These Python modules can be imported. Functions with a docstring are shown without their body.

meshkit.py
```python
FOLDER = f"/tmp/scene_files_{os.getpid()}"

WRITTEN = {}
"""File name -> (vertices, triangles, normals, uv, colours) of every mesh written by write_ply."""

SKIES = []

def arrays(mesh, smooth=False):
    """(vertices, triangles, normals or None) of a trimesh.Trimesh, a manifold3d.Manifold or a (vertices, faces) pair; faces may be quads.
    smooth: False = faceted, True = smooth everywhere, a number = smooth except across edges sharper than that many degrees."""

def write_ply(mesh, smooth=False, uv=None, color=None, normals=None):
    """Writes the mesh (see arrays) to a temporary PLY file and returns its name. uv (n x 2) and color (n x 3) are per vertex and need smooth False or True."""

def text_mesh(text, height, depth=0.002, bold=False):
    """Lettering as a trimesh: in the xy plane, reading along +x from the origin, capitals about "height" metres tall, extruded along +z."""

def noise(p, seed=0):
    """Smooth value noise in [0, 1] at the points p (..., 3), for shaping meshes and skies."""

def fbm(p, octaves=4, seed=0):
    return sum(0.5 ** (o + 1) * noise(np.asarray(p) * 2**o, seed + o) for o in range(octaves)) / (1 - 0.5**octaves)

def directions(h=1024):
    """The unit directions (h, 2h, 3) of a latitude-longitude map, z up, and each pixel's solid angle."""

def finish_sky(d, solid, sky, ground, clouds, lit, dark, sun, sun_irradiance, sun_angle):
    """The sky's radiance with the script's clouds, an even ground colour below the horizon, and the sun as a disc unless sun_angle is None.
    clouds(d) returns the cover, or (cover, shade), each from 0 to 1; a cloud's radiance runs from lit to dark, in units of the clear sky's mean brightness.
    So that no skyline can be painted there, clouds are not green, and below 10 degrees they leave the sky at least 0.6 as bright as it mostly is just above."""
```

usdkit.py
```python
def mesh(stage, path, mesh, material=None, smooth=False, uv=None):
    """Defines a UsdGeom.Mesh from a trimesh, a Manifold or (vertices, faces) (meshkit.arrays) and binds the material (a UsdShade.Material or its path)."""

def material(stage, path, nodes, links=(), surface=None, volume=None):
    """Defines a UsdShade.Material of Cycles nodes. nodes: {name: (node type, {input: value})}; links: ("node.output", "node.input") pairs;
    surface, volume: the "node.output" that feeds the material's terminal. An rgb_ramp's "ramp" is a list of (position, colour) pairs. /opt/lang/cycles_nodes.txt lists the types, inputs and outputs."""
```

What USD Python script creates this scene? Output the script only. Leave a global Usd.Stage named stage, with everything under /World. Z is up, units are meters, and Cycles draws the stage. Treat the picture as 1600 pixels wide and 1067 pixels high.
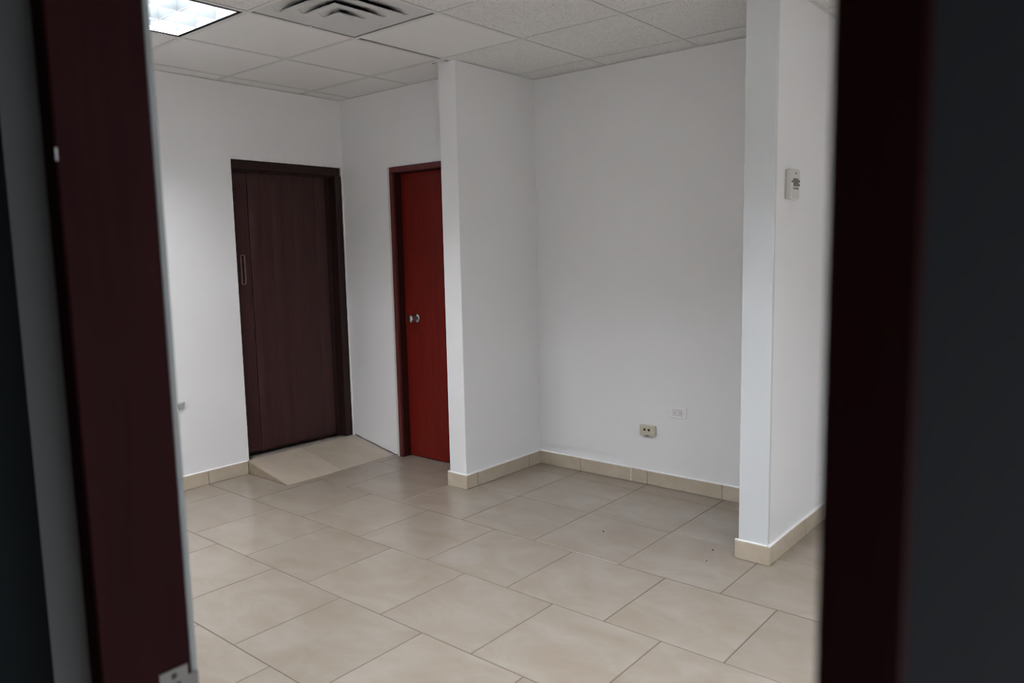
import math, random
import numpy as np, trimesh
from shapely.geometry import Polygon, box as sbox, Point
from shapely.ops import unary_union
from shapely import affinity
from pxr import Usd, UsdGeom, UsdLux, UsdShade, Gf, Sdf
import usdkit, meshkit

random.seed(7)
stage = Usd.Stage.CreateInMemory()
UsdGeom.SetStageUpAxis(stage, UsdGeom.Tokens.z)
UsdGeom.SetStageMetersPerUnit(stage, 1.0)
UsdGeom.Xform.Define(stage, '/World')
UsdGeom.Scope.Define(stage, '/World/Looks')

# ------------------------------------------------------------------ camera, light levels, exposure
EXPOSURE = 3.28
LAMP = 10.6                # radiance of the fluorescent panels above the louvres
LAMP_COL = (0.955, 0.975, 1.02)
# ceiling grid cells that hold a light, fitted output each; the first is seen, the rest are added for light
LIGHTS = [(-1, -2, 0.63, 0.0, 'square louvred fluorescent ceiling light at the upper left'),
          (2, -2, 0.53, 0.05, 'square louvred ceiling light out of view, above the middle of the room'),
          (5, -2, 0.9, 0.03, 'square louvred ceiling light out of view, in front of the thermostat side'),
          (8, -2, 1.0, 0.0, 'square louvred ceiling light out of view, at the far right of the room')]
CORRIDOR_GLOW = 0.17       # glow of the added corridor window
CAM = (4.59285, -1.40614, 1.45145)
RIGHT = (0.76837525, 0.63967186, -0.02047906)
UP = (-0.05959321, 0.10336974, 0.99285616)
FWD = (-0.63721906, 0.76166568, -0.11754685)
cam = UsdGeom.Camera.Define(stage, '/World/camera')
cam.CreateHorizontalApertureAttr(36.0)
cam.CreateVerticalApertureAttr(36.0 * 1067 / 1600)
cam.CreateFocalLengthAttr(36.0 * 1195.34 / 1600)
cam.CreateFStopAttr(4.0)
cam.CreateFocusDistanceAttr(4.3)
cam.CreateExposureAttr(EXPOSURE)
cam.CreateClippingRangeAttr(Gf.Vec2f(0.02, 100))
cam.AddTransformOp().Set(Gf.Matrix4d(*RIGHT, 0, *UP, 0, -FWD[0], -FWD[1], -FWD[2], 0, *CAM, 1))

# ------------------------------------------------------------------ helpers
used = {}
def numbered(path):
    n = used.get(path, 0)
    used[path] = n + 1
    return path if n == 0 else f'{path}_{n:03d}'

def tag(p, label=None, cat=None, group=None, kind=None):
    p = p.GetPrim() if hasattr(p, 'GetPrim') else p
    for k, v in (('label', label), ('category', cat), ('group', group), ('kind', kind)):
        if v: p.SetCustomDataByKey(k, v)
    return p

def thing(name, label, cat, group=None, kind=None, loc=(0, 0, 0), rz=0):
    x = UsdGeom.Xform.Define(stage, numbered('/World/' + name))
    if any(loc): x.AddTranslateOp().Set(Gf.Vec3d(*map(float, loc)))
    if rz: x.AddRotateZOp().Set(float(rz))
    return tag(x, label, cat, group, kind)

def obj(name, m, mat, parent=None, smooth=False, label=None):
    base = str(parent.GetPath()) if parent is not None else '/World'
    g = usdkit.mesh(stage, numbered(base + '/' + name), m, mat, smooth=smooth)
    return tag(g, label)

def cat_(*ms):
    return trimesh.util.concatenate([m for m in ms])

def bx(x0, x1, y0, y1, z0, z1):
    m = trimesh.creation.box([abs(x1 - x0), abs(y1 - y0), abs(z1 - z0)])
    m.apply_translation([(x0 + x1) / 2, (y0 + y1) / 2, (z0 + z1) / 2])
    return m

def cbox(x0, x1, y0, y1, z0, z1, c=0.002):
    """box with all edges chamfered"""
    a, b = np.array([x0, y0, z0], float), np.array([x1, y1, z1], float)
    pts = []
    for i in (0, 1):
        for j in (0, 1):
            for k in (0, 1):
                p = np.where([i, j, k], b, a); s = np.where([i, j, k], -c, c)
                for ax in range(3):
                    d = s.copy(); d[ax] = 0
                    pts.append(p + d)
    return trimesh.convex.convex_hull(np.array(pts))

def extr(poly, h, axis='z', at=0.0, flip=False):
    """polygon extruded by h from coordinate `at` along an axis. axis 'z': (x,y); 'y': (x,z); 'x': (y,z)"""
    parts = [trimesh.creation.extrude_polygon(g, h, engine='earcut') for g in getattr(poly, 'geoms', [poly]) if g.area > 1e-8]
    m = cat_(*parts)
    v = m.vertices.copy()
    if axis == 'z': n = np.stack([v[:, 0], v[:, 1], v[:, 2] + at], 1); inv = False
    elif axis == 'y': n = np.stack([v[:, 0], v[:, 2] + at, v[:, 1]], 1); inv = True
    else: n = np.stack([v[:, 2] + at, v[:, 0], v[:, 1]], 1); inv = False
    m = trimesh.Trimesh(n, m.faces[:, ::-1] if inv else m.faces, process=False)
    return m

def rrect(x0, x1, y0, y1, r, n=5):
    return sbox(x0 + r, y0 + r, x1 - r, y1 - r).buffer(r, quad_segs=n)

def chamfer_tile(poly, z0, z1, c=0.0015):
    """thin slab with a chamfered top edge (convex polygons), z0 bottom, z1 top"""
    p = np.array(poly.exterior.coords)[:-1]
    if Polygon(p).exterior.is_ccw is False: p = p[::-1]
    q = poly.buffer(-c, join_style=2)
    if q.geom_type != 'Polygon' or len(q.exterior.coords) != len(poly.exterior.coords) or abs(poly.convex_hull.area - poly.area) > 1e-6:
        return extr(poly, z1 - z0, 'z', z0)
    up = np.c_[np.vstack([p, p, np.array(q.exterior.coords)[:-1]]), np.r_[np.full(len(p), z0), np.full(len(p), z1 - c), np.full(len(p), z1)]]
    return trimesh.convex.convex_hull(up)

def cyl(p0, p1, r, n=24):
    return trimesh.creation.cylinder(radius=r, segment=[p0, p1], sections=n)

def lathe(profile, p0, direction, n=28):
    """profile: (radius, height) pairs, turned about `direction` at p0"""
    m = trimesh.creation.revolve(np.array(profile, float), sections=n)
    m.apply_transform(trimesh.geometry.align_vectors([0, 0, 1], direction))
    m.apply_translation(p0)
    return m

def tube(points, r, n=8):
    return cat_(*[cyl(points[i], points[i + 1], r, n) for i in range(len(points) - 1)], *[trimesh.creation.icosphere(1, r).apply_translation(p) for p in points])

# ------------------------------------------------------------------ materials
def M(name, nodes, links, surface='p.BSDF'):
    return usdkit.material(stage, '/World/Looks/' + name, nodes, links, surface=surface)

def plain(name, col, rough=0.5, metal=0.0, spec=0.5, bump=None, coat=0.0):
    nodes = {'p': ('principled_bsdf', {'base_color': col, 'roughness': rough, 'metallic': metal, 'specular_ior_level': spec, 'coat_weight': coat})}
    links = []
    if bump:
        nodes.update(g=('geometry', {}), n=('noise_texture', {'scale': bump[0], 'detail': 4.0}), b=('bump', {'strength': bump[1], 'distance': bump[2]}))
        links = [('g.position', 'n.vector'), ('n.fac', 'b.height'), ('b.normal', 'p.normal')]
    return M(name, nodes, links)

def varied(name, c1, c2, scale, rough, vscale=(1, 1, 1), bump=(60, 0.2, 0.001), detail=5.0, lo=0.35, hi=0.65, per_piece=0.0, spec=0.5, piece_tone=0.0, distortion=0.0, third=None, bumpnoise_stretch=False):
    """two tones mixed by stretched noise; per_piece shifts the pattern from piece to piece"""
    nodes = {'g': ('geometry', {}), 'oi': ('object_info', {}), 'k': ('vector_math', {'math_type': 'multiply', 'vector2': (37.0, 17.0, 53.0)}),
             'cx': ('combine_xyz', {}), 'm': ('mapping', {'scale': vscale}), 'a': ('vector_math', {'math_type': 'add'}),
             'n': ('noise_texture', {'scale': scale, 'detail': detail, 'roughness': 0.6, 'distortion': distortion}),
             'r': ('rgb_ramp', {'ramp': [(0.0, c1), (lo, c1), (hi, c2), (1.0, c2)] if third is None else [(0.0, c1), (lo, c1), (0.5, third), (hi, c2), (1.0, c2)]}),
             'h': ('hsv', {'hue': 0.5, 'saturation': 1.0}), 't': ('math', {'math_type': 'multiply_add', 'value2': piece_tone, 'value3': 1 - piece_tone / 2}),
             'n2': ('noise_texture', {'scale': bump[0], 'detail': 4.0}), 'b': ('bump', {'strength': bump[1], 'distance': bump[2]}),
             'p': ('principled_bsdf', {'roughness': rough, 'specular_ior_level': spec})}
    links = [('oi.random', 'cx.x'), ('oi.random', 'cx.y'), ('oi.random', 'cx.z'), ('cx.vector', 'k.vector1'), ('g.position', 'm.vector'), ('m.vector', 'a.vector1')]
    if per_piece: links += [('k.vector', 'a.vector2')]
    links += [('a.vector', 'n.vector'), ('n.fac', 'r.fac'), ('oi.random', 't.value1'), ('t.value', 'h.value'), ('r.color', 'h.color'), ('h.color', 'p.base_color'),
              ('m.vector' if bumpnoise_stretch else 'g.position', 'n2.vector'), ('n2.fac', 'b.height'), ('b.normal', 'p.normal')]
    return M(name, nodes, links)

wall_paint = plain('wall_paint', (0.90, 0.902, 0.906), 0.55, bump=(140, 0.10, 0.0008), spec=0.35)
wall_paint_end = plain('wall_paint_end_shaded', (0.73, 0.755, 0.765), 0.5, bump=(140, 0.08, 0.0008), spec=0.4)  # wall paint copy, darker and bluer; the light on this end is in its colour
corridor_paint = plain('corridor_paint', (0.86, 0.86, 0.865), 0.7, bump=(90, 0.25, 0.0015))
corridor_dark = plain('corridor_shaded_paint', (0.020, 0.0205, 0.0240), 0.8, bump=(90, 0.2, 0.001))  # near-black colour carries the shade of the unlit corridor
corridor_left_shaded = plain('corridor_left_shaded_paint', (0.013, 0.0155, 0.0165), 0.9, spec=0.1, bump=(90, 0.2, 0.001))  # shade of the left side wall is put into this dark colour
plaster = plain('bare_plaster', (0.72, 0.69, 0.64), 0.8, bump=(120, 0.4, 0.002))
floor_tile = varied('travertine_tile', (0.300, 0.243, 0.188), (0.358, 0.312, 0.262), 3.4, 0.27, spec=0.65, vscale=(1, 1.5, 1), bump=(9, 0.05, 0.002), detail=10.0, lo=0.34, hi=0.66, per_piece=1, piece_tone=0.06, distortion=0.45, third=(0.326, 0.275, 0.223))
ramp_tile = varied('sandy_lightened_ramp_tile', (0.43, 0.36, 0.275), (0.51, 0.44, 0.355), 2.6, 0.28, spec=0.6, vscale=(1, 1.6, 1), bump=(9, 0.05, 0.002), detail=9.0, lo=0.32, hi=0.70, per_piece=1, distortion=0.9, third=(0.465, 0.395, 0.31))  # yellower tile, also lightened to make up for weak light on the ramp
ramp_side = varied('dark_ramp_side_tile', (0.33, 0.265, 0.185), (0.41, 0.34, 0.255), 9, 0.6, bump=(40, 0.3, 0.002))  # darker and browner than the skirting tile
base_tile = varied('skirting_tile', (0.54, 0.455, 0.345), (0.62, 0.545, 0.44), 7, 0.36, vscale=(1, 1, 1.5), bump=(14, 0.08, 0.002), detail=7.0, lo=0.35, hi=0.68, per_piece=1, piece_tone=0.10, distortion=0.7)
grout = plain('dark_grout', (0.145, 0.115, 0.09), 0.9, bump=(300, 0.5, 0.001))
white_grout = plain('white_grout', (0.82, 0.80, 0.76), 0.8, bump=(200, 0.5, 0.001))
concrete = varied('threshold_concrete', (0.25, 0.225, 0.19), (0.34, 0.305, 0.26), 14, 0.85, bump=(70, 0.5, 0.003))
ceil_plain = plain('smooth_ceiling_board', (0.88, 0.872, 0.855), 0.8, bump=(60, 0.10, 0.001), spec=0.2)
def fissured(name):
    nodes = {'g': ('geometry', {}), 'm': ('mapping', {'scale': (1, 1, 1)}),
             'n': ('noise_texture', {'scale': 170, 'detail': 2.5, 'roughness': 0.5, 'distortion': 1.0}),
             'r': ('rgb_ramp', {'ramp': [(0.0, (0.36, 0.35, 0.34)), (0.33, (0.52, 0.51, 0.49)), (0.42, (0.86, 0.85, 0.83)), (1.0, (0.90, 0.89, 0.87))]}),
             'r2': ('rgb_ramp', {'ramp': [(0.0, (0, 0, 0)), (0.33, (0.1, 0.1, 0.1)), (0.42, (1, 1, 1)), (1.0, (1, 1, 1))]}),
             'w': ('rgb_to_bw', {}), 'b': ('bump', {'strength': 0.7, 'distance': 0.003}), 'p': ('principled_bsdf', {'roughness': 0.85, 'specular_ior_level': 0.2})}
    return M(name, nodes, [('g.position', 'm.vector'), ('m.vector', 'n.vector'), ('n.fac', 'r.fac'), ('r.color', 'p.base_color'), ('n.fac', 'r2.fac'), ('r2.color', 'w.color'), ('w.val', 'b.height'), ('b.normal', 'p.normal')])
ceil_fissured = fissured('fissured_ceiling_board')
rail_paint = plain('grid_rail_enamel', (0.78, 0.775, 0.755), 0.5, spec=0.3)
plenum = plain('plenum_shadow_board', (0.05, 0.045, 0.04), 0.95)
vent_white = plain('vent_enamel', (0.70, 0.70, 0.69), 0.45, spec=0.4)
vent_dark = plain('duct_galvanised', (0.36, 0.38, 0.36), 0.6, spec=0.3)
steel = plain('brushed_steel', (0.62, 0.61, 0.58), 0.38, metal=0.75)
strike_steel = plain('strike_steel', (0.15, 0.145, 0.135), 0.5, metal=0.2)
chrome = plain('chrome', (0.50, 0.50, 0.52), 0.2, metal=1.0)
black = plain('black_gap', (0.008, 0.008, 0.009), 0.7, spec=0.2)
hole_dark = plain('socket_hole', (0.02, 0.012, 0.01), 0.6)
folding_vinyl = varied('folding_door_vinyl', (0.046, 0.0165, 0.0165), (0.060, 0.0235, 0.0225), 10, 0.45, spec=0.3, vscale=(9, 9, 0.5), bump=(12, 0.12, 0.001), lo=0.3, hi=0.7, per_piece=1, piece_tone=0.10, bumpnoise_stretch=True)
folding_dark = varied('folding_door_frame', (0.022, 0.009, 0.008), (0.034, 0.015, 0.014), 10, 0.5, spec=0.25, vscale=(9, 9, 0.5), bump=(12, 0.1, 0.001), bumpnoise_stretch=True)
red_leaf = varied('mahogany_leaf', (0.145, 0.0075, 0.0045), (0.190, 0.0125, 0.0075), 6, 0.42, spec=0.22, vscale=(7, 7, 0.45), bump=(10, 0.05, 0.0008), lo=0.3, hi=0.7, bumpnoise_stretch=True)
red_frame = varied('mahogany_frame', (0.105, 0.019, 0.019), (0.150, 0.030, 0.029), 9, 0.42, vscale=(8, 8, 0.5), bump=(14, 0.1, 0.0008), bumpnoise_stretch=True)
reveal_dark = varied('shaded_reveal', (0.034, 0.0095, 0.007), (0.050, 0.014, 0.010), 8, 0.5, spec=0.2, vscale=(8, 8, 0.5), bump=(14, 0.1, 0.0008), bumpnoise_stretch=True)  # darker version of the frame colour, with the recess shade painted in
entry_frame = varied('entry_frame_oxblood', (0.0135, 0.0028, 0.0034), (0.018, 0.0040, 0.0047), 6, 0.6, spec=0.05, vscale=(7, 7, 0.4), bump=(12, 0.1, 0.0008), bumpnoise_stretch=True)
paint_edge = plain('grey_painted_edge', (0.215, 0.225, 0.225), 0.6, bump=(150, 0.3, 0.001))
ivory = plain('ivory_plastic', (0.60, 0.555, 0.45), 0.4)
ivory_light = plain('pale_ivory_plastic', (0.66, 0.63, 0.52), 0.4)
white_plastic = plain('white_plastic', (0.93, 0.93, 0.92), 0.35)
white_plastic_dim = plain('white_receptacle_plastic', (0.84, 0.84, 0.83), 0.4)
thermo_plastic = plain('thermostat_plastic', (0.70, 0.685, 0.64), 0.4)
thermo_side = plain('thermostat_backplate', (0.56, 0.56, 0.53), 0.45)
lcd = plain('grey_green_display', (0.165, 0.16, 0.13), 0.25)
dark_print = plain('dark_print', (0.09, 0.085, 0.08), 0.5)
grey_plastic = plain('grey_plastic', (0.46, 0.46, 0.46), 0.5)
handle_edge = plain('bronze_pull_edge', (0.42, 0.30, 0.26), 0.35, metal=0.3)
louvre = plain('louvre_reflector', (0.080, 0.089, 0.093), 0.4, spec=0.3)
louvre_face = plain('louvre_edge', (0.30, 0.32, 0.33), 0.5)
glows = {}
def lamp_glow(level, cool):
    key = (level, cool)
    if key not in glows:
        glows[key] = usdkit.material(stage, f'/World/Looks/lamp_glow_{len(glows)}', {'e': ('emission', {'color': tuple(c * k for c, k in zip(LAMP_COL, (1 - cool, 1.0, 1 + cool))), 'strength': LAMP * level})}, [], surface='e.emission')
    return glows[key]
glow = usdkit.material(stage, '/World/Looks/added_corridor_glow', {'e': ('emission', {'color': (0.86, 0.93, 1.0), 'strength': CORRIDOR_GLOW * 10})}, [], surface='e.emission')

# ------------------------------------------------------------------ dimensions
HC = 2.5538                                  # ceiling
XE = 7.0                                     # far right wall of the room
YB, YD = 2.655, 2.19                         # back wall of the alcove, red door wall
P1X0, P1X1, P1Y = 1.287, 1.427, 1.915        # left partition
P2X0, P2X1, P2Y = 3.180, 3.320, 1.905        # right partition
EY0, EY1 = -1.06, -0.95                      # entry wall (corridor face, room face)
JL, JR = 3.646, 4.483                        # entry opening
CX0, CX1, CY = 3.24, 5.5, -3.2              # corridor
TOP = 2.70

# ------------------------------------------------------------------ walls
S = 'structure'
lab = 'white painted '
w = extr(sbox(EY1 - 0.1, 0, YD + 0.12, TOP).difference(sbox(1.302, -0.1, 2.178, 2.078)), 0.12, 'x', -0.12)
tag(obj('wall_left', w, wall_paint), 'white painted wall holding the dark brown folding door', 'wall', kind=S)
w = extr(sbox(0, 0, P1X0, TOP).difference(sbox(0.512, -0.1, 1.262, 2.04)), 0.12, 'y', YD)
tag(obj('wall_back_left', w, wall_paint), 'short white wall with the red wooden door', 'wall', kind=S)
tag(obj('wall_back', bx(P1X0, XE, YB, YB + 0.12, 0, TOP), wall_paint), 'white alcove back wall with the two sockets low down', 'wall', kind=S)
tag(obj('wall_right', bx(XE, XE + 0.12, EY1, YB + 0.12, 0, TOP), wall_paint), 'white far right wall of the room', 'wall', kind=S)
def partition(x0, x1, y0, label):
    t = thing('wall_partition', label, 'wall', kind=S)
    obj('side_panel', bx(x0, x1, y0 + 0.0195, YB, 0, TOP), wall_paint, t)
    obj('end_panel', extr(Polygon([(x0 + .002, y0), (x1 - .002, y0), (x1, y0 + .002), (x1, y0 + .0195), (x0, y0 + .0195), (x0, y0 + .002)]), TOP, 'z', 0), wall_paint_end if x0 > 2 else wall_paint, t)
    return t
partition(P1X0, P1X1, P1Y, 'white partition wall end beside the red door')
partition(P2X0, P2X1, P2Y, 'white partition wall end carrying the thermostat')
w = extr(sbox(-0.12, 0, XE, TOP).difference(sbox(JL - 0.04, -0.1, JR + 0.04, 2.12)), 0.03, 'y', EY1 - 0.03)
tag(obj('wall_front', w, wall_paint), 'white room side of the entry wall', 'wall', kind=S)
def wavy_edge(x, z0, z1, amp, seed, n=110):
    zz = np.linspace(z0, z1, n)
    return [(x + amp * (meshkit.noise(np.array([[z * 9, 0.3, 0.7]]), seed)[0] - 0.5) * 2 + amp * 0.6 * (meshkit.noise(np.array([[z * 41, 1.3, 0.2]]), seed)[0] - 0.5), z) for z in zz]
left_poly = Polygon([(CX0 - 0.1, 0)] + wavy_edge(JL - 0.036, 0, 2.1, 0.003, 3) + [(JL - 0.036, TOP), (CX0 - 0.1, TOP)])
tag(obj('wall_corridor_front', extr(left_poly, 0.03, 'y', EY0 + 0.075), corridor_paint), 'dim grey wall strip left of the entry door frame', 'wall', kind=S)
tag(obj('wall_corridor_front', cat_(bx(JR + 0.036, CX1, EY0 + 0.004, EY0 + 0.078, 0, TOP), bx(JL - 0.036, JR + 0.036, EY0 + 0.004, EY0 + 0.078, 2.1, TOP)), corridor_dark), 'wall right of the entry door frame, corridor shade put into its dark colour', 'wall', kind=S)
tag(obj('wall_corridor_left', bx(CX0 - 0.1, CX0, CY, EY0 + 0.075, 0, TOP), corridor_left_shaded), 'wall at the far left edge, its shade put into the dark colour', 'wall', kind=S)
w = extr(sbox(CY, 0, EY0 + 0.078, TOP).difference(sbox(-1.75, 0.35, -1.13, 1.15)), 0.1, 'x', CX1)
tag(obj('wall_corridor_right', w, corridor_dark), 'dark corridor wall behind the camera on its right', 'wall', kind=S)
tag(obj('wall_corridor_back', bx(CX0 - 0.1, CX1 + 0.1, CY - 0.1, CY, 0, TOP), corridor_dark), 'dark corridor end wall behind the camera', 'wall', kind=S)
t = thing('window_1', 'unseen frosted window added to light the corridor side, behind the camera', 'window', kind=S)  # window added for its light; none is seen here
fr = sbox(-1.75, 0.35, -1.13, 1.15).difference(sbox(-1.715, 0.385, -1.165, 1.115))
obj('window_frame', extr(fr, 0.06, 'x', CX1 + 0.02), grey_plastic, t)
obj('pane', bx(CX1 + 0.05, CX1 + 0.055, -1.715, -1.165, 0.385, 1.115), glow, t)

# ------------------------------------------------------------------ floor
room = sbox(0, EY0, XE, YB).difference(sbox(-1, YD, P1X0, 5)).union(sbox(0.512, YD - 0.001, 1.262, YD + 0.12)).union(sbox(CX0, CY, CX1, EY0 + 0.001))
solid = unary_union([sbox(P1X0, P1Y, P1X1, YB + 1), sbox(P2X0, P2Y, P2X1, YB + 1), sbox(-0.2, EY0 - 0.0, JL - 0.04, EY1), sbox(JR + 0.04, EY0, XE, EY1)])
walk = room.difference(solid)
fl = thing('floor', 'beige travertine-look floor tiles laid in staggered rows', 'floor', kind=S)
obj('grout_bed', extr(walk.buffer(0.01, join_style=2), 0.03, 'z', -0.0313), grout, fl)
T = 0.5
off = {0: .2614, 1: .0181, 2: .2721, 3: .0186, 4: .2758, 5: .2758, 6: .2758}
J = 0.0022
ramp_zone = sbox(-0.2, 1.287, 0.449, YD)
for k in range(-5, 7):
    o = off.get(k, .2614 if k % 2 == 0 else .0181)
    y0, y1 = (k - 1) * T, k * T
    xs = sorted([o + n * T for n in range(-1, 15)])
    if k == 5: xs = [.0181 + n * T for n in range(-1, 3)] + [x for x in xs if x > 1.2]
    for a, b in zip(xs, xs[1:]):
        cell = sbox(a + J, y0 + J, b - J, y1 - J).intersection(walk)
        if ramp_zone.intersects(cell): cell = cell.difference(ramp_zone)
        for g in getattr(cell, 'geoms', [cell]):
            if g.geom_type == 'Polygon' and g.area > 4e-4:
                dz = random.uniform(-0.0003, 0.0003)
                obj('tile', chamfer_tile(g, -0.010, dz), floor_tile, fl)

# ------------------------------------------------------------------ ramp to the folding door
rp = thing('floor_ramp', 'small sloping tiled ramp up to the folding door', 'ramp', kind=S)
RZ, RX = 0.088, 0.455
def slope_tile(y0, y1, x0=0.003, x1=RX):
    zt = lambda x: RZ * (1 - x / RX) + 0.003
    c = 0.0015
    pts = []
    for x in (x0, x1):
        for y in (y0, y1):
            pts += [(x, y, zt(x) - c), (x, y, zt(x) - 0.010 if x < 0.2 else 0.0)]
            pts += [(x + (c if x < 0.2 else -c), y + (c if y == y0 else -c), zt(x))]
    return trimesh.convex.convex_hull(np.array(pts))
obj('tile', slope_tile(1.289, 1.716), ramp_tile, rp)
obj('tile', slope_tile(1.720, 2.181), ramp_tile, rp)
core = Polygon([(0.0, -0.004), (RX - 0.01, -0.004), (RX - 0.01, 0.0), (0.0, RZ - 0.004)])
obj('mortar_core', extr(core, 0.876, 'y', 1.303), grout, rp)
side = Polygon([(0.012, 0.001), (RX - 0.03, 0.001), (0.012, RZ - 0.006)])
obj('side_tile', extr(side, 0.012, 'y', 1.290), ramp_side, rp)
obj('threshold', bx(-0.118, 0.000, 1.304, 2.176, 0.0, RZ - 0.004), concrete, rp, label='rough grey concrete threshold strip')

n = 40
xs_ = np.linspace(0.012, 0.492, n)
lo_ = [max(0.0, RZ * (1 - x / RX)) + 0.003 for x in xs_]
hi_ = [z + 0.0035 + 0.007 * meshkit.noise(np.array([[x * 38, 2.2, 0.4]]), 4)[0] for x, z in zip(xs_, lo_)]
obj('wall_joint', extr(Polygon(list(zip(xs_, lo_)) + list(zip(xs_, hi_))[::-1]), 0.0018, 'y', YD - 0.0019), grout, rp, label='dark ragged joint between the ramp and the wall')

# ------------------------------------------------------------------ baseboards
BH, BT = 0.087, 0.013
def bead(p0, p1, nrm, seed):
    """thin uneven line of paint and filler along the top of a skirting"""
    p0, p1, nrm = map(lambda a: np.array(a, float), (p0, p1, nrm))
    L = np.linalg.norm(p1 - p0); n = max(6, int(L / 0.012))
    vs, fs = [], []
    for i in range(n + 1):
        c = p0 + (p1 - p0) * i / n
        r = meshkit.noise(np.array([[i * 0.43, seed, 0.5]]), seed)[0]
        h, d = 0.003 + 0.0055 * r, BT * (0.72 + 0.28 * r)
        a = [c + [0, 0, BH - 0.001], c + nrm * d + [0, 0, BH - 0.001], c + nrm * d * 0.6 + [0, 0, BH + h * .5], c + [0, 0, BH + h]]
        vs += a
    for i in range(n):
        for k in range(4):
            a, b = i * 4 + k, i * 4 + (k + 1) % 4
            fs += [(a, b, b + 4), (a, b + 4, a + 4)]
    m = trimesh.Trimesh(np.array(vs), np.array(fs), process=False)
    m.fix_normals()
    return m
def skirting(name, label, runs):
    t = thing(name, label, 'baseboard', kind=S)
    for i, (axis, at, sgn, cuts, white) in enumerate(runs):
        for a, b in zip(cuts, cuts[1:]):
            g = 0.0012
            if axis == 'x': m = cbox(a + g, b - g, min(at, at + sgn * BT), max(at, at + sgn * BT), 0.001, BH + random.uniform(-.0015, .0015), 0.0015)
            else: m = cbox(min(at, at + sgn * BT), max(at, at + sgn * BT), a + g, b - g, 0.001, BH + random.uniform(-.0015, .0015), 0.0015)
            obj('tile', m, base_tile, t)
        for c in cuts[1:-1]:
            wm = white_grout if white and abs(c - white) < 1e-6 else grout
            q = (c - .0014, c + .0014, min(at, at + sgn * BT * .93), max(at, at + sgn * BT * .93)) if axis == 'x' else (min(at, at + sgn * BT * .93), max(at, at + sgn * BT * .93), c - .0014, c + .0014)
            if wm is white_grout: q = (c - .003, c + .003, at + sgn * BT * 1.06, at)
            obj('grout_joint', bx(*q, 0.002, BH - 0.003), wm, t)
        p = lambda c: (c, at, 0) if axis == 'x' else (at, c, 0)
        obj('paint_bead', bead(p(cuts[0]), p(cuts[-1]), (0, sgn, 0) if axis == 'x' else (sgn, 0, 0), 5 + i + len(cuts)), wall_paint, t)
    return t
skirting('baseboard_left', 'beige tile skirting under the left wall, ending at the ramp', [('y', 0.0, 1, [-0.94, -0.5, 0.0, 0.5, 1.004, 1.287], None)])
skirting('baseboard_partition', 'beige tile skirting wrapped round the partition by the red door', [('x', P1Y, -1, [P1X0 - 0.012, P1X1 + 0.011], None), ('y', P1X1, 1, [P1Y - 0.012, 2.003, 2.52, YB], None)])
skirting('baseboard_back', 'beige tile skirting along the alcove back wall', [('x', YB, -1, [P1X1 + 0.014, 1.772, 2.157, 2.271, 2.762, P2X0], 2.157)])
skirting('baseboard_partition', 'beige tile skirting wrapped round the partition under the thermostat', [('x', P2Y, -1, [P2X0 - 0.014, P2X1 + 0.011], None), ('y', P2X1, 1, [P2Y - 0.012, 2.36, YB], None)])

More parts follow.
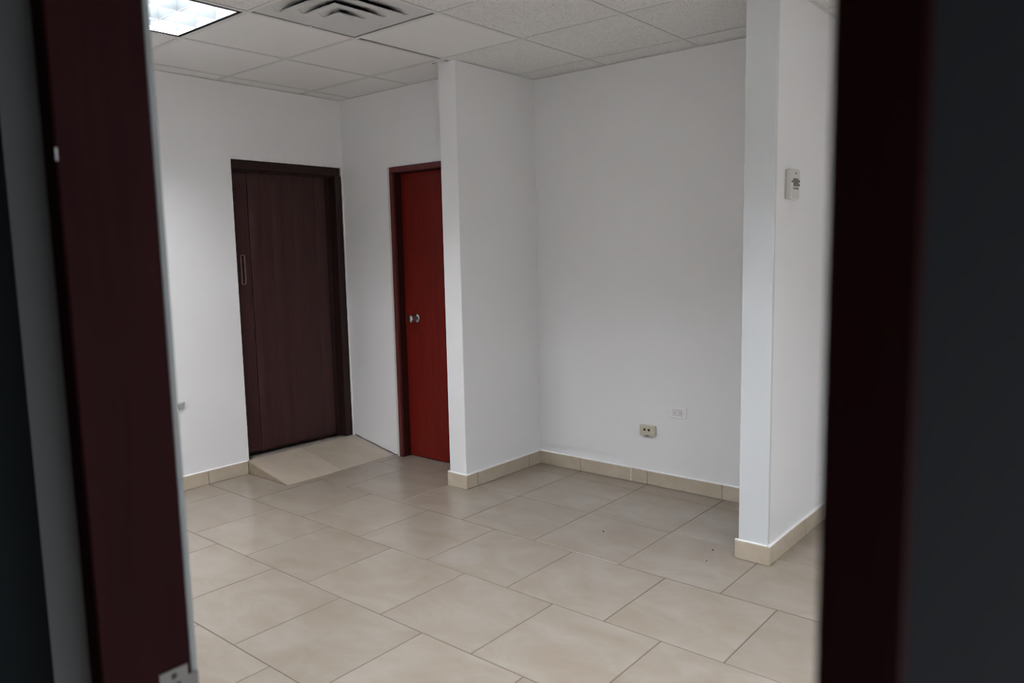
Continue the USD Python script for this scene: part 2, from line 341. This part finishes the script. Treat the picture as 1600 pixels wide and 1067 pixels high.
# ------------------------------------------------------------------ ceiling
GX = [0.141 + 0.6118 * i for i in range(12)]
GY = [1.240 + 0.6130 * j for j in range(-4, 3)]
up_poly = sbox(0, EY1, XE, YB).difference(sbox(-1, YD, P1X0, 5)).difference(solid)
ce = thing('ceiling', 'suspended ceiling of square white boards in a metal grid', 'ceiling', kind=S)
RW = 0.012
def t_rail(g, z):
    x0, y0, x1, y1 = g.bounds
    cx, cy = (x0 + x1) / 2, (y0 + y1) / 2
    web = bx(cx - .001, cx + .001, y0, y1, z + .0016, z + .030) if x1 - x0 < y1 - y0 else bx(x0, x1, cy - .001, cy + .001, z + .0016, z + .030)
    return cat_(extr(g, 0.0016, 'z', z), web)
rails = []
for gx in GX: rails.append(sbox(gx - RW, EY1, gx + RW, YB))
rail_area = unary_union(rails)
for r in rails:
    for g in getattr(r.intersection(up_poly), 'geoms', [r.intersection(up_poly)]):
        if g.area > 1e-4: obj('grid_rail', t_rail(g, HC - 0.0015), rail_paint, ce)
for gy in GY:
    r = sbox(0, gy - RW, XE, gy + RW).intersection(up_poly).difference(rail_area.buffer(0.0004, join_style=2))
    for g in getattr(r, 'geoms', [r]):
        if g.area > 1e-4: obj('cross_rail', t_rail(g, HC - 0.0010), rail_paint, ce)
notch = sbox(1.262, 1.884, 1.385, 1.916)                     # ragged gap where the boards are cut round the left partition
angle = up_poly.difference(up_poly.buffer(-0.016, join_style=2)).difference(sbox(1.2, 1.87, 1.45, 1.95))
obj('wall_angle', extr(angle, 0.0018, 'z', HC - 0.0022), rail_paint, ce)
LIT_CELLS = [l[:2] for l in LIGHTS]
gx_edges = [-0.47] + GX
gy_edges = [EY1 - 0.6] + GY + [GY[-1] + 0.613]
VENT = None
for i in range(len(gx_edges) - 1):
    for j in range(len(gy_edges) - 1):
        x0, x1, y0, y1 = gx_edges[i], gx_edges[i + 1], gy_edges[j], gy_edges[j + 1]
        c = ((x0 + x1) / 2, (y0 + y1) / 2)
        ci, cj = round((c[0] - 0.305 - 1.365) / 0.6118), round((c[1] - 0.306 - 1.240) / 0.613)   # cell index, (0,0) starts at x 1.365, y 1.240
        if (ci, cj) in LIT_CELLS: continue
        if (ci, cj) == (0, -1): continue
        gap = [0.0008] * 4                                     # shrink at x0, x1, y0, y1
        dz = 0.002
        if (ci, cj) == (0, 0): gap[0] = 0.012
        if (ci, cj) == (-2, 1): gap[1] = 0.012; gap[2] = 0.012
        ins = [RW + q if q > 0.002 else 0.004 for q in gap]        # boards lie on the rails' flanges, except where they fall short
        cell = sbox(x0 + ins[0], y0 + ins[2], x1 - ins[1], y1 - ins[3]).intersection(up_poly.buffer(-0.0012)).difference(notch)
        plain_cell = ci <= -1 and not (ci == -1 and cj <= -3) or (ci, cj) == (0, 0)
        for g in getattr(cell, 'geoms', [cell]):
            if g.geom_type == 'Polygon' and g.area > 1e-3:
                obj('ceiling_board', extr(g, 0.012, 'z', HC + dz), ceil_plain if plain_cell else ceil_fissured, ce)
obj('plenum_deck', bx(-0.12, XE + 0.12, EY1, YB + 0.12, TOP, TOP + 0.05), plenum, ce)
tag(obj('ceiling_corridor', bx(CX0 - 0.1, CX1 + 0.1, CY - 0.1, EY1, TOP, TOP + 0.05), corridor_dark), 'dark corridor ceiling behind the camera', 'ceiling', kind=S)

# ------------------------------------------------------------------ ceiling lights: square troffers with a nine-cell louvre
def troffer(cx, cy, level, cool, label):
    t = thing('ceiling_light', label, 'light', loc=(cx, cy, HC))
    R, I, D = 0.2925, 0.272, 0.105
    ring = sbox(-R, -R, R, R).difference(sbox(-I - 0.004, -I - 0.004, I + 0.004, I + 0.004))
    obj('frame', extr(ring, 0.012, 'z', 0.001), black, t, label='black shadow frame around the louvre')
    lip = sbox(-I - 0.004, -I - 0.004, I + 0.004, I + 0.004).difference(sbox(-I, -I, I, I))
    obj('inner_lip', extr(lip, 0.02, 'z', -0.001), louvre_face, t)
    hs = [bx(-I - .004, -I, -I, I, 0.019, D), bx(I, I + .004, -I, I, 0.019, D), bx(-I - .004, I + .004, -I - .004, -I, 0.019, D), bx(-I - .004, I + .004, I, I + .004, 0.019, D)]
    obj('housing', cat_(*hs, bx(-I - .004, I + .004, -I - .004, I + .004, D + 0.012, D + 0.016)), louvre, t)
    obj('lamp_panel', bx(-I + .002, I - .002, -I + .002, I - .002, D, D + 0.006), lamp_glow(level, cool), t)
    C = 2 * I / 3
    def blade(pos, along, a, b):
        wb, wt = 0.0013, 0.009
        pts = []
        for s in (a, b):
            for d, z in ((wb, 0.001), (wt, D - 0.004)):
                for q in (-d, d):
                    pts.append((pos + q, s, z) if along == 'y' else (s, pos + q, z))
        return trimesh.convex.convex_hull(np.array(pts))
    for k in (-1, 1): obj('blade_edge', bx(k * C / 2 - .0019, k * C / 2 + .0019, -I, I, -.0014, .0009), louvre_face, t)
    for k in (-1, 1): obj('blade_edge', cat_(*[bx(a, b, k * C / 2 - .0019, k * C / 2 + .0019, -.0014, .0009) for a, b in ((-I, -C / 2 - .002), (-C / 2 + .002, C / 2 - .002), (C / 2 + .002, I))]), louvre_face, t)
    for k in (-1, 1): obj('louvre_blade', blade(k * C / 2, 'y', -I, I), louvre, t)
    for k in (-1, 1):
        obj('cross_blade', cat_(*[blade(k * C / 2, 'x', a, b) for a, b in ((-I, -C / 2 - .002), (-C / 2 + .002, C / 2 - .002), (C / 2 + .002, I))]), louvre, t)
    return t
cellx = lambda ci: 1.365 + 0.6118 * (ci + 0.5)
celly = lambda cj: 1.240 + 0.613 * (cj + 0.5)
for c, r, level, cool, text in LIGHTS: troffer(cellx(c), celly(r), level, cool, text)

# ------------------------------------------------------------------ ceiling vent: stamped corner-throw diffuser
vx0, vx1, vy0, vy1 = 1.365 + RW, 1.9768 - RW, 0.627 + RW, 1.240 - RW
ve = thing('ceiling_vent', 'white stamped metal ceiling air vent with nested corner louvres', 'vent', loc=((vx0 + vx1) / 2, (vy0 + vy1) / 2, HC))
ox, oy = (vx0 + vx1) / 2, (vy0 + vy1) / 2
plate = sbox(vx0 + 0.013, vy0 + 0.001, vx1 - 0.001, vy1 - 0.013)
specs = [(1.655, 0.915, 1.553, 1.050), (1.748, 0.820, 1.530, 1.098), (1.846, 0.722, 1.478, 1.150)]
SW = 0.060
def L_poly(x, y, xa, yb, w, taper=0.012):
    # slot outside the vertex (x,y): arm along -x at y-w..y, arm along +y at x..x+w; ends taper
    p = Polygon([(xa, y), (x, y), (x, yb), (x + taper, yb + 0.010), (x + w, yb - 0.03), (x + w, y - w), (xa + 0.03, y - w), (xa - 0.010, y - taper)])
    return p.buffer(-0.008).buffer(0.008)
slots = [L_poly(*s, SW).intersection(plate.buffer(-0.012)) for s in specs]
pl = plate
for s in slots: pl = pl.difference(s)
obj('face_plate', extr(affinity.translate(pl, -ox, -oy), 0.0022, 'z', 0.0), vent_white, ve)
for (x, y, xa, yb), s in zip(specs, slots):
    lipp = Polygon([(xa + .004, y), (x, y), (x, yb - .004), (x - .004, yb - .004), (x - .004, y + .004), (xa + .004, y + .004)]).buffer(0.0012)
    lm = extr(affinity.translate(lipp, -ox, -oy), 0.0065, 'z', -0.0055)
    # deflector: sloping sheet from the slot's outer edge up and inwards
    def sheet(p0, p1, d, w, end):
        # p0 -> p1 along the slot's outer edge; the sheet flattens towards the arm's end so that the slot closes softly
        p0, p1, d = np.array([*p0, 0.0025]), np.array([*p1, 0.0025]), np.array([*d, 0.0])
        rows = [(-0.04, 0), (0.25, 0.0042), (0.5, 0.009), (0.8, 0.0145), (1.2, 0.021), (1.6, 0.026), (1.7, 0.034)]
        L = np.linalg.norm(p1 - p0); cols = [0, .012, .024, .036, .05, .065, .085, L]
        if end == 1: cols = [L - c for c in cols][::-1]
        v = []
        for a, z in rows:
            for c in cols:
                q = min(1.0, (L - c if end == 1 else c) / 0.085); q = q * q * (3 - 2 * q)
                v.append(p0 + (p1 - p0) * c / L + d * w * a + [0, 0, z * q])
        n, k, f = len(v), len(cols), []
        for i in range(len(rows) - 1):
            for m in range(k - 1):
                a, b, c, e = i * k + m, i * k + m + 1, (i + 1) * k + m, (i + 1) * k + m + 1
                f += [(a, b, e), (a, e, c), (a + n, e + n, b + n), (a + n, c + n, e + n)]
        v = np.array(v)
        return trimesh.Trimesh(np.vstack([v, v + [0, 0, 0.0012]]), f, process=False)
    d1 = sheet((xa - .012 - ox, y - SW - oy), (x + SW - ox, y - SW - oy), (0, 1), SW, 0)
    d2 = sheet((x + SW - ox, y - SW - oy), (x + SW - ox, yb + .012 - oy), (-1, 0), SW, 1)
    obj('louvre', cat_(lm, d1, d2), vent_white, ve)
obj('duct_box', cat_(bx(-.28, .28, -.28, .28, 0.128, 0.132), bx(-.284, -.28, -.28, .28, 0.003, .132), bx(.28, .284, -.28, .28, 0.003, .132), bx(-.28, .28, -.284, -.28, 0.003, .132), bx(-.28, .28, .28, .284, 0.003, .132)), vent_dark, ve)
obj('damper_rod', cat_(cyl((-.02, -.02, .05), (.02, -.17, .062), .003, 8), cyl((-.02, -.02, .05), (-.02, -.02, .115), .003, 8)), steel, ve)
obj('screw', lathe([(0, -.002), (.004, -.0015), (.0045, 0)], (1.640 - ox, 1.178 - oy, 0), (0, 0, 1), 12), steel, ve)
obj('retaining_clip', bx(1.376 - ox, 1.402 - ox, .945 - oy, .957 - oy, -.003, .001), vent_white, ve)

# ------------------------------------------------------------------ door_1: brown accordion folding door
d1 = thing('door_1', 'dark brown accordion folding door, closed, at the top of the ramp', 'door', kind=S)
DZ0, DZ1 = RZ + 0.0045, 2.076
obj('header_track', cat_(cbox(-0.099, -0.012, 1.304, 2.176, 2.018, DZ1, 0.003), bx(-0.098, -0.04, 1.33, 2.12, 2.006, 2.019)), folding_dark, d1)
obj('jamb', cbox(-0.118, -0.002, 1.3035, 1.312, DZ0, 2.0175, 0.001), folding_dark, d1)
obj('jamb', cbox(-0.118, -0.001, 2.118, 2.176, DZ0, 2.0175, 0.002), folding_dark, d1)
obj('back_panel', bx(-0.117, -0.1005, 1.313, 2.117, DZ0, 2.005), folding_dark, d1)
def fold(y0, y1, xa, xb, z0, z1, th=0.006, sag=0.0):
    """one leaf of the accordion between two hinge lines, slightly bowed"""
    n = 6
    v = []
    for i in range(n + 1):
        s = i / n
        y = y0 + (y1 - y0) * s; x = xa + (xb - xa) * s + 0.004 * math.sin(math.pi * s)
        for z in (z0 + sag * math.sin(math.pi * s), z1):
            v += [(x, y, z), (x - th, y, z)]
    v = np.array(v); f = []
    for i in range(n):
        a, b = 4 * i, 4 * (i + 1)
        f += [(a, b, b + 2), (a, b + 2, a + 2), (a + 1, b + 3, b + 1), (a + 1, a + 3, b + 3), (a, b + 1, b), (a, a + 1, b + 1), (a + 2, b + 2, b + 3), (a + 2, b + 3, a + 3)]
    e = 4 * n
    f += [(0, 2, 3), (0, 3, 1), (e, e + 3, e + 2), (e, e + 1, e + 3)]
    return trimesh.Trimesh(v, f, process=False)
post = obj('lead_post', cbox(-0.092, -0.062, 1.3135, 1.445, DZ0 + 0.026, 2.005, 0.006), folding_vinyl, d1, label='lead post carrying the pull')
ys = np.linspace(1.449, 2.070, 8)
for i in range(7):
    xa, xb = (-0.070, -0.063) if i % 2 == 0 else (-0.063, -0.070)
    obj('fold_panel', fold(ys[i] + 0.0008, ys[i + 1] - 0.0008, xa, xb, DZ0 + 0.022 + 0.004 * (i % 2), 2.005, sag=0.004), folding_vinyl, d1)
for i, y in enumerate(ys[1:-1]):
    obj('fold_hinge', cyl((-0.0695 if i % 2 else -0.0625, y, DZ0 + 0.027), (-0.0695 if i % 2 else -0.0625, y, 2.004), 0.0022, 8), folding_vinyl, d1)
stk = [cbox(-0.098, -0.072, 2.078 + 0.0078 * i, 2.0835 + 0.0078 * i, DZ0 + 0.006, 2.005, 0.0015) for i in range(5)]
obj('folded_stack', cat_(*stk), folding_dark, d1)
pull = rrect(1.363, 1.394, 1.265, 1.462, 0.012)
obj('pull_plate', extr(pull, 0.004, 'x', -0.0619), folding_dark, post)
obj('pull_handle', extr(pull.difference(pull.buffer(-0.0035)), 0.010, 'x', -0.0619), handle_edge, post, label='pale bronze rim of the recessed pull')

# ------------------------------------------------------------------ door_2: red wooden door
d2 = thing('door_2', 'closed red mahogany door partly hidden behind the partition', 'door', kind=S)
FW = 0.034
LP = 0.016                                             # depth of the frame's face strip in front of the darker reveal
for a, b in ((0.514, 0.514 + FW), (1.226, 1.260)):
    obj('frame', cbox(a, b, YD - 0.006, YD + LP, 0.001, 2.0, 0.002), red_frame, d2)
    obj('reveal', bx(a + (0.004 if a < 1 else 0), b - (0 if a < 1 else 0.004), YD + LP + .0005, YD + 0.118, 0.001, 2.0), reveal_dark, d2, label='inner side of the door frame, recess shade put into its dark colour')
obj('frame_head', cbox(0.514, 1.260, YD - 0.006, YD + LP, 2.0005, 2.038, 0.002), red_frame, d2)
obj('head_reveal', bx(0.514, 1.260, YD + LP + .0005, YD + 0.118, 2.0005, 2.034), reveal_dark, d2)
leaf = obj('leaf', cbox(0.551, 1.223, YD + 0.068, YD + 0.105, 0.006, 1.997, 0.002), red_leaf, d2)
ed = Polygon([(0.513, 0.0)] + [(0.513, 2.04)] + [(x, z) for x, z in wavy_edge(0.494, 0.0, 2.04, 0.0012, 11)][::-1])
obj('plaster_edge', extr(ed, 0.0035, 'y', YD - 0.0035), plaster, d2, label='thin off-white filler line along the frame')
ky = YD + 0.068
kn = obj('door_knob', lathe([(0, 0), (.031, 0), (.031, .004), (.026, .009), (.013, .011), (.0115, .030), (.017, .036), (.0255, .043), (.028, .054), (.0265, .064), (.020, .069), (.009, .0705), (0, .071)], (0.664, ky, 0.998), (0, -1, 0)), chrome, leaf, smooth=40, label='round chrome knob')
obj('knob_keyhole', lathe([(0, 0), (.006, 0), (.006, .0015), (0, .002)], (0.664, ky - 0.0708, 0.998), (0, -1, 0), 12), hole_dark, leaf)
obj('latch_plate', bx(0.5472, 0.5492, YD + 0.070, YD + 0.098, 0.95, 1.01), strike_steel, leaf)

# ------------------------------------------------------------------ door_3: entry frame in the foreground
d3 = thing('door_3', 'dark oxblood entry door frame close to the camera', 'door', kind=S)
def jamb_mesh(x0, x1, outer_left, seed):
    return cbox(x0, x1, EY0, EY1, 0.001, 2.06, 0.002)
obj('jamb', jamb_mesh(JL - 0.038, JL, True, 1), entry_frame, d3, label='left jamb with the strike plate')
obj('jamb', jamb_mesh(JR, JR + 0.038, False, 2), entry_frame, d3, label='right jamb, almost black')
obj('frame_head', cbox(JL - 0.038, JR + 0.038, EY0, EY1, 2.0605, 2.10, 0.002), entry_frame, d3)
obj('plaster_edge', cbox(JL - 0.038, JL - 0.0005, EY1 + 0.0002, EY1 + 0.0085, 0.001, 2.10, 0.0015), paint_edge, d3, label='grey painted edge on the room side of the left jamb')
# strike plate: rounded plate with lip, latch hole and two screws
def yz(poly, x, h): return extr(poly, h, 'x', x)
pp = sbox(-0.993, 0.864, -0.956, 0.921).union(sbox(-0.958, 0.872, -0.9425, 0.9055)).difference(sbox(-0.984, 0.880, -0.966, 0.902))
sp = obj('strike_plate', yz(pp, JL + 0.0001, 0.0016), strike_steel, d3, label='steel strike plate with a latch hole and screw')
for zz in (0.912, 0.872):
    obj('screw', cat_(lathe([(0, 0), (.0042, 0), (.0040, .0006), (.0022, .0008), (0, .0004)], (JL + 0.0017, -0.9745, zz), (1, 0, 0), 16), ), hole_dark, sp)
obj('latch_recess', yz(sbox(-0.9838, 0.8802, -0.9662, 0.9018), JL - 0.0005, 0.001), hole_dark, sp)
obj('paint_chip', bx(JL - 0.002, JL + 0.0004, EY0 - 0.0004, EY0 + 0.0014, 1.562, 1.576), grey_plastic, d3, label='tiny pale chip on the edge of the left jamb')

# ------------------------------------------------------------------ things on the walls
# thermostat on the right partition
th = thing('thermostat', 'off-white wall thermostat with a small grey display on the right partition', 'thermostat', loc=(P2X1, 2.070, 1.720))
hy, hz = 0.052, 0.067
def xbox(x0, x1, y0, y1, z0, z1, r=0.006, c=0.003):
    """plate on a wall facing +x: rounded outline, chamfered front"""
    a = extr(rrect(y0, y1, z0, z1, r), x1 - x0 - c, 'x', x0)
    b = extr(rrect(y0 + c, y1 - c, z0 + c, z1 - c, max(r - c, .001)), 0.0001, 'x', x1 - 0.0001)
    return trimesh.convex.convex_hull(np.vstack([a.vertices, b.vertices]))
obj('back_plate', xbox(0.0005, 0.009, -hy + .002, hy - .002, -hz + .002, hz - .002, .005, .001), thermo_side, th)
obj('body', xbox(0.0095, 0.031, -hy, hy, -hz, hz, .009, .005), thermo_plastic, th)
obj('display', xbox(0.0308, 0.0316, -0.031, 0.030, -0.009, 0.026, .002, .0003), lcd, th, label='grey green liquid crystal display')
obj('display', xbox(0.0308, 0.0318, 0.0245, 0.0315, -0.0095, 0.0265, .001, .0003), dark_print, th, label='dark strip at the right of the display')
for y, z in ((-0.0435, 0.011), (0.0425, 0.0145), (0.0425, -0.002)):
    obj('button', xbox(0.0305, 0.0330, y - .0055, y + .0045, z - .0045, z + .0045, .002, .0006), dark_print, th)
obj('button', xbox(0.0305, 0.0330, -0.0490, -0.0395, -0.006, 0.002, .002, .0006), white_plastic, th)
logo = cat_(bx(0.0310, 0.0314, -0.008, -0.003, 0.042, 0.055), bx(0.0310, 0.0314, -0.003, 0.020, 0.0465, 0.0495))
obj('logo_mark', logo, dark_print, th, label='small dark T-shaped mark above the display')
obj('print_row', cat_(*[bx(0.0310, 0.0314, y, y + wd, -0.0215, -0.0145) for y, wd in ((-0.029, .017), (-0.008, .012), (0.007, .010), (0.0195, .012))]), dark_print, th, label='row of short dark print below the display')

# white duplex outlet
def ybox(x0, x1, z0, z1, d0, d1, r=0.003, c=0.002):
    """plate on a wall facing -y, d measured out from the wall, thing at the wall face"""
    a = extr(rrect(x0, x1, z0, z1, r), d1 - d0 - c, 'y', -(d1 - c))
    b = extr(rrect(x0 + c, x1 - c, z0 + c, z1 - c, max(r - c, .0008)), 0.0001, 'y', -d1)
    return trimesh.convex.convex_hull(np.vstack([a.vertices, b.vertices]))
ou = thing('wall_outlet', 'white horizontal double power outlet, the upper right plate on the alcove wall', 'outlet', loc=(2.472, YB, 0.4745))
obj('cover_plate', ybox(-.058, .058, -.035, .035, .0005, .0065, .004, .003), white_plastic, ou)
obj('receptacle_gap', ybox(-.0355, .0325, -.0180, .0180, .0060, .0068, .002, .0003), dark_print, ou)
rc = obj('receptacle', ybox(-.0345, .0320, -.0168, .0172, .0062, .0092, .002, .0008), white_plastic_dim, ou)
for cx in (-.0185, .0155):
    obj('socket_slots', cat_(bx(cx - .006, cx + .002, -.0094, -.0091, .0052, .0070), bx(cx - .006, cx + .002, -.0094, -.0091, -.0070, -.0052), lathe([(0, 0), (.0026, 0), (.0026, .0003), (0, .0003)], (cx + .0085, -.0091, 0), (0, -1, 0), 10)), hole_dark, rc)
for cx in (-.048, .046):
    obj('screw', lathe([(0, 0), (.0030, 0), (.0026, .0008), (0, .001)], (cx, -.0064, 0.001), (0, -1, 0), 12), steel, ou)

# ivory phone jack box
jk = thing('phone_jack', 'beige surface-mounted phone jack box with two dark square ports', 'phone jack', loc=(2.276, YB, 0.342))
obj('box', ybox(-.053, .053, -.032, .032, .0005, .024, .005, .005), ivory, jk)
for cx in (-.0165, .0140):
    obj('port', ybox(cx - .0075, cx + .0075, -.0015, .0125, .0235, .0244, .001, .0002), hole_dark, jk)
obj('cable_notch', ybox(-.016, .014, -.0335, -.029, .004, .0225, .001, .0005), hole_dark, jk)
obj('label_window', ybox(.031, .041, -.012, .012, .0235, .0243, .001, .0003), ivory_light, jk)
obj('screw', lathe([(0, 0), (.0022, 0), (0, .001)], (-.0465, -.0235, -.020), (0, -1, 0), 10), dark_print, jk)

# grey cable clip low on the left wall, at the edge of the entry jamb
clip = trimesh.convex.convex_hull(np.array([(0, -.030, .005), (0, .020, .012), (0, .013, -.026), (0, -.022, -.040), (.012, -.028, .003), (.012, .016, .009), (.010, .010, -.022), (.010, -.020, -.035)]))
ck = thing('wall_bracket', 'small grey bracket low on the left wall, right by the entry jamb', 'bracket', loc=(0.0006, 0.866, 0.548))
obj('plate', clip, grey_plastic, ck)
obj('tab', cbox(0.0105, 0.018, -.024, -.004, -.020, -.006, .001), grey_plastic, ck)

# crumbs on the floor
def crumb(x, y, r, seed, label, mat=hole_dark):
    m = trimesh.creation.icosphere(1, r)
    v = m.vertices; v *= (0.7 + 0.6 * meshkit.noise(v * 300 + 5, seed))[:, None]; v[:, 2] *= 0.5
    m.vertices = v
    m.apply_translation([x, y, -m.bounds[0][2] + 0.0003])
    tag(obj('crumb', m, mat), label, 'crumb', 'crumbs on the floor tiles')
crumb(2.495, 1.806, 0.0055, 1, 'dark crumb on the middle alcove tile')
crumb(3.048, 1.915, 0.0042, 2, 'tiny dark crumb left of the right partition')
crumb(3.082, 1.776, 0.0036, 3, 'smallest crumb, in front of the right partition')
